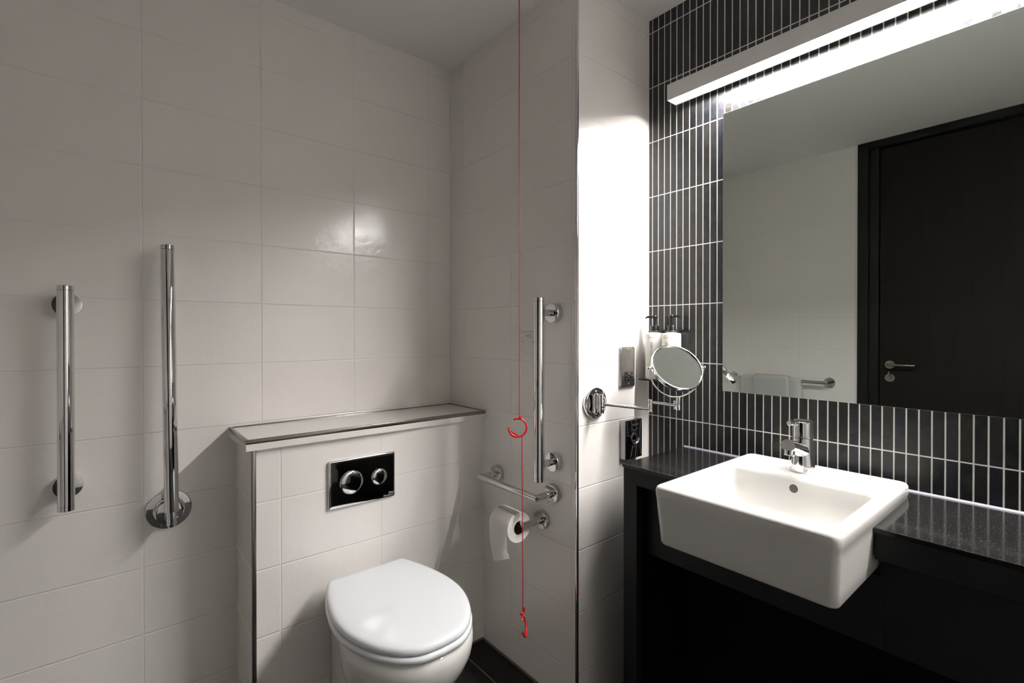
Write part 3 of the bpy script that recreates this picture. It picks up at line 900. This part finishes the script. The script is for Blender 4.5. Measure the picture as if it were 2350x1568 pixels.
obj('glass', b, 'smudge', parent=t, angle=60)

# ================================================================ SOAP BOTTLES AND RACK
BX = 0.3345
rk = thing('bottle_rack', (XD, -0.853, 1.058), 'black metal rack on the black tiles holding two cream pump bottles', 'rack')
b = BM(); box(b, XD - 0.0050, XD - 0.0003, -0.9340, -0.7800, 1.0605, 1.2400, 0.001); obj('back_plate', b, 'black_plastic', parent=rk, smooth=False)
b = BM(); box(b, XD - 0.0800, XD - 0.0050, -0.9320, -0.7790, 1.0600, 1.0645, 0.0015); obj('tray', b, 'black_plastic', parent=rk, smooth=False)
for y in (-0.8225, -0.8910):
    b = BM()
    pts = arc((BX, y, 1.2345), V((1, 0, 0)), V((0, 1, 0)), 0.0195, math.radians(-35), math.radians(-325), 28)
    sweep(b, [(XD - 0.004, pts[0].y, 1.2345)] + pts + [(XD - 0.004, pts[-1].y, 1.2345)], 0.0021, 10)
    obj('neck_clip', b, 'black_plastic', parent=rk, angle=60)
def bottle(y, label, dirn, A0):
    t = thing('pump_bottle', (BX, y, 1.0645), label, 'soap bottle', 'cream pump bottles in the black rack')
    R_ = 0.0322
    b = BM()
    lathe(b, (BX, y, 1.0648), (0, 0, 1), [(0.020, 0), (R_ - 0.003, 0.0), (R_ - 0.0008, 0.0015), (R_, 0.0045), (R_, 0.1580), (R_ - 0.0006, 0.1605), (R_ - 0.003, 0.1622), (0.0190, 0.1640), (0.0160, 0.1650), (0.0160, 0.1672)], 64)
    obj('bottle_body', b, 'bottle', parent=t, angle=50)
    z = 1.0648 + 0.1672
    b = BM(); lathe(b, (BX, y, z), (0, 0, 1), [(0.0150, 0), (0.0150, 0.0200), (0.0140, 0.0220), (0.0070, 0.0225), (0.0062, 0.0230), (0.0060, 0.0480)], 40)
    cp = obj('pump_collar', b, 'black_plastic', parent=t)
    b = BM(); lathe(b, (BX, y, z + 0.0475), (0, 0, 1), [(0.0085, 0), (0.0100, 0.0030), (0.0105, 0.0090), (0.0095, 0.0105)], 32)
    dv = V(dirn).normalized()
    sd = V((-dv.y, dv.x, 0))
    P0 = V((BX, y, z + 0.0540))
    secs = [(0.0, 0.0070, 0.0045, 0.0), (0.014, 0.0058, 0.0042, 0.0), (0.026, 0.0045, 0.0034, -0.001), (0.0315, 0.0034, 0.0030, -0.005)]
    loft(b, [[P0 + dv * d + sd * (w * cx_) + V((0, 0, dz + h * cz_)) for cx_, cz_ in ((-1, -1), (1, -1), (1, 0.6), (0.5, 1), (-0.5, 1), (-1, 0.6))] for d, w, h, dz in secs])
    obj('pump_spout', b, 'black_plastic', parent=t, angle=40)
    def wrap(u, v, z0, a0):
        a = a0 + u / (R_ + 0.0002)
        return (BX + (R_ + 0.0003) * math.cos(a), y + (R_ + 0.0003) * math.sin(a), z0 + v)
    b = text_bm('BROOKLYN   NY', 0.0042, lambda u, v: wrap(u, v, 1.2120, A0)); obj('lettering', b, 'ink', parent=t, smooth=False, recalc=False)
    b = text_bm('APOTHEKE', 0.0118, lambda u, v: wrap(-v, u, 1.1675, A0)); obj('lettering', b, 'ink', parent=t, smooth=False, recalc=False)
    b = text_bm('12 FL', 0.0060, lambda u, v: wrap(-v, u, 1.1080, A0 - 0.28)); obj('lettering', b, 'ink', parent=t, smooth=False, recalc=False)
    return t
bottle(-0.8225, 'cream pump bottle in the rack, the one nearer the white wall', (-0.45, 0.9, 0), math.radians(197))
bottle(-0.8910, 'cream pump bottle in the rack, the one nearer the big mirror', (0.35, -0.9, 0), math.radians(183))

# ================================================================ WALL MIRROR
my0, my1, mz0, mz1 = -1.0560, -2.1600, 1.0405, 1.9360
t = thing('wall_mirror', (XD, (my0 + my1) / 2, mz0), 'large frameless rectangular mirror on the black tiled wall', 'mirror')
b = BM(); box(b, XM + 0.0006, XD - 0.0004, my1, my0, mz0, mz1); obj('backing', b, 'mirror_edge', parent=t, smooth=False)
b = BM(); box(b, XM, XM + 0.0005, my1 + 0.0006, my0 - 0.0006, mz0 + 0.0006, mz1 - 0.0006); obj('glass', b, 'mirror', parent=t, smooth=False)

# ================================================================ STRIP LAMP
ly0, ly1 = -0.8960, -2.6800
lx0, lx1 = 0.3020, 0.3560
lz0, lz1 = 2.0150, 2.0685
t = thing('strip_light', (XD, (ly0 + ly1) / 2, lz0), 'long glowing aluminium strip light above the big mirror', 'wall light')
b = BM()
# C-shaped body: front, top and the back rail with a lower lip
box(b, lx0, lx0 + 0.0016, ly1, ly0, lz0, lz1, 0.0004)
box(b, lx0 + 0.0016, lx1, ly1, ly0, lz1 - 0.003, lz1, 0.0004)
prof = [(lx1 - 0.0075, lz0 + 0.0160), (lx1 - 0.0060, lz0), (lx1, lz0), (lx1, lz1 - 0.003), (lx1 - 0.0075, lz1 - 0.003)]
loft(b, [[V((x, ly0, z)) for x, z in prof], [V((x, ly1, z)) for x, z in prof]])
obj('housing', b, 'lamp_body', parent=t, smooth=False)
for y, s in ((ly0, 1), (ly1, -1)):
    b = BM(); box(b, lx0, lx1, min(y, y + s * 0.002), max(y, y + s * 0.002), lz0, lz1, 0.0004)
    ec = obj('end_cap', b, 'lamp_body', parent=t, smooth=False)
    for z in (lz0 + 0.008, lz1 - 0.008):
        b = BM(); lathe(b, (lx0 + 0.006, y + s * 0.002, z), (0, s, 0), [(0.0020, 0), (0.0018, 0.0007), (0.0006, 0.0009)], 16); obj('screw', b, 'chrome', parent=ec)
for y in (-1.15, -1.95, -2.45):
    b = BM(); box(b, lx1, XD - 0.0004, y - 0.02, y + 0.02, lz0 + 0.018, lz1 - 0.010, 0.0005)
    obj('wall_bracket', b, 'lamp_body', parent=t, smooth=False)
b = BM(); box(b, lx0 + 0.0018, lx1 - 0.0080, ly1 + 0.0005, ly0 - 0.0005, lz0 + 0.0140, lz0 + 0.0160)
obj('diffuser', b, 'glow', parent=t, smooth=False)

# ================================================================ VANITY
ZT = 0.8350
XFc = 0.0400
YL = -0.9140
YR = YF + 0.0010
BY0, BY1 = -1.1638, -1.5512   # basin flanks
bxb = 0.3360
ct = thing('countertop', (0.2, -1.8, ZT - 0.011), 'black speckled stone worktop running along the black tiled wall', 'worktop')
b = BM()
TK = 0.0100
xs_ = [XFc, bxb, XD - 0.0004]
ys_ = [YL, BY0, BY1, YR]
keep = [(0, 0), (1, 0), (1, 1), (0, 2), (1, 2)]
grid_v = {}
def gv(i, j, k):
    if (i, j, k) not in grid_v:
        grid_v[(i, j, k)] = b.verts.new((xs_[i], ys_[j], ZT if k else ZT - TK))
    return grid_v[(i, j, k)]
for i, j in keep:
    for k in (0, 1):
        b.faces.new((gv(i, j, k), gv(i + 1, j, k), gv(i + 1, j + 1, k), gv(i, j + 1, k)))
    for (a_, c_, nb) in (((i, j), (i + 1, j), (i, j - 1)), ((i + 1, j), (i + 1, j + 1), (i + 1, j)), ((i + 1, j + 1), (i, j + 1), (i, j + 1)), ((i, j + 1), (i, j), (i - 1, j))):
        if nb not in keep:
            b.faces.new((gv(*a_, 0), gv(*c_, 0), gv(*c_, 1), gv(*a_, 1)))
bmesh.ops.recalc_face_normals(b, faces=b.faces)
top_e = [e for e in b.edges if len(e.link_faces) == 2 and all(abs(v.co.z - ZT) < 1e-6 for v in e.verts) and e.calc_face_angle(0) > 1.0]
bmesh.ops.bevel(b, geom=top_e, offset=0.0016, segments=2, profile=0.5, affect='EDGES')
for yy_, sg in ((BY0, -1), (BY1, 1)):
    prism(b, [(bxb, yy_), (bxb - 0.0095, yy_), (bxb, yy_ + sg * 0.0095)], ZT - TK, ZT)
obj('slab', b, 'stone', parent=ct, smooth=False)
b = BM()
sil = [(XD - 0.0003, ZT + 0.0001), (XD - 0.0042, ZT + 0.0001), (XD - 0.0003, ZT + 0.0042)]
loft(b, [[V((x, YL, z)) for x, z in sil], [V((x, YR, z)) for x, z in sil]])
obj('silicone_seal', b, 'silicone', parent=ct, smooth=False)

vu = thing('vanity_unit', (0.2, -1.8, 0), 'matt black vanity base with a mitred frame and recessed panel under the worktop', 'vanity unit')
FT = ZT - TK - 0.0010
b = BM()
box(b, XFc + 0.004, XFc + 0.030, YL - 0.0500, YL - 0.0020, 0.0005, 0.7780, 0.0006)
prism_pts = [(YL - 0.0020, 0.7780), (YL - 0.0500, 0.7780), (YL - 0.0020, FT)]
loft(b, [[V((XFc + 0.004, y, z)) for y, z in prism_pts], [V((XFc + 0.030, y, z)) for y, z in prism_pts]])
obj('frame_post', b, 'panel', parent=vu, smooth=False)
b = BM()
rl = [(YL - 0.0026, FT), (YL - 0.0506, 0.7780), (BY0 - 0.0, 0.7780), (BY0 - 0.0, FT)]
loft(b, [[V((XFc + 0.004, y, z)) for y, z in rl], [V((XFc + 0.030, y, z)) for y, z in rl]])
obj('top_rail', b, 'panel', parent=vu, smooth=False)
b = BM(); box(b, XFc + 0.004, XFc + 0.030, YR, BY1 - 0.002, 0.7700, FT, 0.0006)
obj('top_rail', b, 'panel', parent=vu, smooth=False)
b = BM()
box(b, 0.0900, 0.1060, BY0 + 0.001, YL - 0.0520, 0.5660, FT, 0.0006)
box(b, 0.0900, 0.1060, BY1 - 0.001, BY0 + 0.001, 0.5660, 0.7200, 0.0006)
box(b, 0.0900, 0.1060, YR, BY1 - 0.001, 0.5660, FT, 0.0006)
obj('recessed_panel', b, 'panel', parent=vu, smooth=False)
b = BM(); box(b, 0.0720, XD - 0.002, YL - 0.0500, YL - 0.0330, 0.0005, FT, 0.0006)
obj('side_panel', b, 'panel_dark', parent=vu, smooth=False)
b = BM(); box(b, 0.2600, 0.2760, YR, YL - 0.0510, 0.0005, 0.5650, 0.0006)  # added black sheet standing in for the shaded wall tiles in the knee space
obj('knee_shade_panel', b, 'panel_dark', parent=vu, smooth=False)

# basin
bc = V((0, (BY0 + BY1) / 2 + 0.0, 0))
bs = thing('basin', (0.09, -1.3575, 0.727), 'white square-edged semi-recessed ceramic basin set in the black worktop', 'basin')
bx0_, bx1_ = -0.1580, 0.3340
byc = -1.3575
hxo, hyo = (bx1_ - bx0_) / 2, 0.1955
bxc = (bx0_ + bx1_) / 2
def bl(z, ix, iy, r, sx=0.0):
    return [V((x, y, z)) for x, y in rrect(bxc + sx, byc, hxo - ix, hyo - iy, r, 8)]
def il(z, x0, x1, y0, y1, r):
    return [V((x, y, z)) for x, y in rrect((x0 + x1) / 2, (y0 + y1) / 2, (x1 - x0) / 2, (y1 - y0) / 2, r, 8)]
b = BM()
outer = [bl(0.7270, 0.030, 0.024, 0.012, 0.0), bl(0.7275, 0.020, 0.0145, 0.016), bl(0.7300, 0.0145, 0.0095, 0.017), bl(0.7350, 0.0118, 0.0072, 0.017), bl(0.7600, 0.0095, 0.0062, 0.017),
         bl(0.8200, 0.0030, 0.0026, 0.017), bl(0.8380, 0.0014, 0.0022, 0.017), bl(0.8420, 0.0006, 0.0006, 0.018), bl(0.8560, 0.0, 0.0, 0.018), bl(0.8620, 0.0010, 0.0010, 0.018), bl(0.8660, 0.0032, 0.0032, 0.017), bl(0.8680, 0.0065, 0.0065, 0.016), bl(0.8686, 0.0100, 0.0100, 0.016)]
ix0_, ix1_, iy0_, iy1_ = -0.1120, 0.1780, -1.5280, -1.1800
inner = [il(0.8686, ix0_ - 0.004, ix1_ + 0.004, iy0_ - 0.003, iy1_ + 0.003, 0.030), il(0.8676, ix0_, ix1_, iy0_, iy1_, 0.028), il(0.8640, ix0_ + 0.004, ix1_ - 0.004, iy0_ + 0.003, iy1_ - 0.003, 0.026),
         il(0.8560, ix0_ + 0.0075, ix1_ - 0.0075, iy0_ + 0.0055, iy1_ - 0.0055, 0.024), il(0.8200, ix0_ + 0.013, ix1_ - 0.014, iy0_ + 0.009, iy1_ - 0.009, 0.024), il(0.7800, ix0_ + 0.022, ix1_ - 0.022, iy0_ + 0.015, iy1_ - 0.015, 0.030),
         il(0.7620, ix0_ + 0.034, ix1_ - 0.034, iy0_ + 0.026, iy1_ - 0.026, 0.040), il(0.7530, ix0_ + 0.055, ix1_ - 0.055, iy0_ + 0.050, iy1_ - 0.050, 0.050), il(0.7490, ix0_ + 0.110, ix1_ - 0.110, iy0_ + 0.130, iy1_ - 0.130, 0.030)]
loft(b, outer + inner)
obj('bowl', b, 'basin_ceramic', parent=bs, angle=50)
# overflow ring and opening on the rear wall of the bowl
ofc = V((ix1_ - 0.0118, -1.3520, 0.8390)); onr = V((-1, 0, 0.12)).normalized()
b = BM(); lathe(b, ofc - onr * 0.001, onr, [(0.0118, 0), (0.0118, 0.0012), (0.0112, 0.0017), (0.0104, 0.0014), (0.0102, 0.0008)], 40)
of = obj('overflow_ring', b, 'basin_ceramic', parent=bs)
b = BM(); lathe(b, ofc - onr * 0.0005, onr, [(0.0103, 0.0), (0.0103, 0.0007), (0.0005, 0.0008)], 32)
MT['hole'] = simple('overflow_dark', (0.085, 0.085, 0.072), 0.5)
obj('overflow_hole', b, 'hole', parent=of)
b = BM(); lathe(b, (0.033, byc, 0.7488), (0, 0, 1), [(0.032, 0), (0.032, 0.0020), (0.028, 0.0036), (0.010, 0.0040), (0.0005, 0.0042)], 48)
obj('waste_plug', b, 'chrome', parent=bs)
b = text_bm('VitrA', 0.0100, lambda u, v: (0.2830 + v, -1.1970 - u, 0.8692)); obj('lettering', b, 'ink', parent=bs, smooth=False, recalc=False)

# ================================================================ MIXER TAP
tx, ty, tz = 0.2360, -1.3470, 0.8690
t = thing('mixer_tap', (tx, ty, tz), 'chrome mixer tap with a pin lever standing on the back of the basin', 'tap')
b = BM()
def tl(z, rx, rxf, ry):
    # tapered body, deeper towards the front
    L = []
    for i in range(48):
        a = 2 * PI * i / 48
        c, s = math.cos(a), math.sin(a)
        L.append(V((tx + (rx if c > 0 else rxf) * c, ty + ry * s, tz + z)))
    return L
loft(b, [tl(0.0003, 0.0300, 0.0300, 0.0300), tl(0.0040, 0.0300, 0.0300, 0.0300), tl(0.020, 0.0280, 0.0285, 0.0280), tl(0.045, 0.0255, 0.0265, 0.0255), tl(0.066, 0.0245, 0.0250, 0.0245), tl(0.088, 0.0245, 0.0245, 0.0245), tl(0.0885, 0.0235, 0.0235, 0.0235)])
obj('body', b, 'chrome', parent=t, angle=50)
b = BM()
sa = V((tx - 0.012, ty, tz + 0.0560)); sb = V((tx - 0.094, ty, tz + 0.0790))
dv = (sb - sa).normalized(); sd = V((0, 1, 0)); un_ = dv.cross(sd).normalized()
if un_.z < 0: un_ = -un_
def sp_loop(c, hw, hh, flat):
    L = []
    for i in range(32):
        a = 2 * PI * i / 32
        s_ = math.sin(a)
        L.append(c + sd * (hw * math.cos(a)) + un_ * (hh * (s_ if s_ > 0 else s_ * flat)))
    return L
loft(b, [sp_loop(sa, 0.0210, 0.0200, 0.9), sp_loop(sa + dv * 0.03, 0.0195, 0.0185, 0.75), sp_loop(sb - dv * 0.004, 0.0185, 0.0175, 0.62), sp_loop(sb, 0.0178, 0.0168, 0.60)])
obj('spout', b, 'chrome', parent=t, angle=50)
b = BM(); cyl(b, sb - dv * 0.0150 - un_ * 0.0085, sb - dv * 0.0150 - un_ * 0.0220, 0.0120, 32, 0.0008)
obj('aerator', b, 'chrome', parent=t)
b = BM(); lathe(b, (tx, ty, tz + 0.0890), (0, 0, 1), [(0.0230, 0), (0.0275, 0.0006), (0.0275, 0.0022), (0.0245, 0.0030), (0.0245, 0.0400), (0.0275, 0.0408), (0.0278, 0.0424), (0.0250, 0.0430), (0.0200, 0.0405), (0.001, 0.0400)], 48)
obj('lever_cap', b, 'chrome', parent=t, angle=40)
b = BM()
q0 = V((tx - 0.020, ty + 0.006, tz + 0.1240)); q1 = V((tx - 0.052, ty + 0.014, tz + 0.1290))
cyl(b, q0, q1, 0.0050, 24, 0.001)
lathe(b, q1 - (q1 - q0).normalized() * 0.0055, q1 - q0, [(0.0052, 0), (0.0066, 0.0012), (0.0066, 0.0048), (0.0052, 0.0062)], 24)
obj('lever_pin', b, 'chrome', parent=t)

# ================================================================ TOWEL RAIL AND TOWEL (seen in the mirror)
z0 = 0.9130
t = thing('towel_rail', (XE, -0.42, z0), 'horizontal chrome towel rail with round ends on the white wall beside the door', 'towel rail')
b = BM(); sweep(b, [(XE + 0.012, -0.107, z0), (XE + 0.072, -0.107, z0), (XE + 0.072, -0.735, z0), (XE + 0.012, -0.735, z0)], 0.0105, 24)
obj('bar', b, 'chrome', parent=t, angle=30)
for y in (-0.107, -0.735):
    b = BM(); lathe(b, (XE + 0.0003, y, z0), (1, 0, 0), [(0.0315, 0), (0.032, 0.001), (0.032, 0.0115), (0.0305, 0.0130)], 48)
    obj('wall_flange', b, 'chrome', parent=t)
def draped(bm, y0, y1, r, zf, zb, xb, cols=22, seed=1, amp=0.003):
    rnd = random.Random(seed)
    ph_ = [rnd.uniform(0, 6.28) for _ in range(3)]
    prof = [(xb + r, zf), (xb + r, zf + 0.12), (xb + r, zf + 0.24)] + [(xb + r * math.cos(a), z0 + r * math.sin(a)) for a in [PI * k / 12 for k in range(13)]] + [(xb - r, zb + 0.2), (xb - r, zb)]
    rows = []
    for i, (x, z) in enumerate(prof):
        row = []
        for j in range(cols + 1):
            s = j / cols
            y = y0 + (y1 - y0) * s
            drop = min(1.0, abs(z - z0) / 0.3)
            w_ = amp * (math.sin(s * 9 + ph_[0]) + 0.6 * math.sin(s * 17 + ph_[1])) * drop
            e = min(s, 1 - s)
            edge = -0.010 * max(0, 1 - e / 0.06) ** 2 * (r / 0.03)
            xx = x + (w_ if x > xb else 0) + (edge if x > xb else -edge) * 0.8
            zz = z + (edge if z > z0 else 0)
            row.append(bm.verts.new((xx, y, zz)))
        rows.append(row)
    for a, c in zip(rows[:-1], rows[1:]):
        for j in range(cols):
            bm.faces.new((a[j], a[j + 1], c[j + 1], c[j]))
    bmesh.ops.solidify(bm, geom=bm.faces[:], thickness=0.006)
    return bm
xb = XE + 0.072
tw = thing('bath_towel', (xb, -0.397, 0.42), 'folded white bath towel hanging over the chrome towel rail', 'towel')
b = BM(); draped(b, -0.200, -0.594, 0.0185, 0.40, 0.45, xb, seed=2); obj('towel_cloth', b, 'towel', parent=tw, angle=60)
b = BM(); draped(b, -0.283, -0.524, 0.0330, 0.50, 0.52, xb, seed=5, amp=0.002); obj('folded_layer', b, 'towel', parent=tw, angle=60)
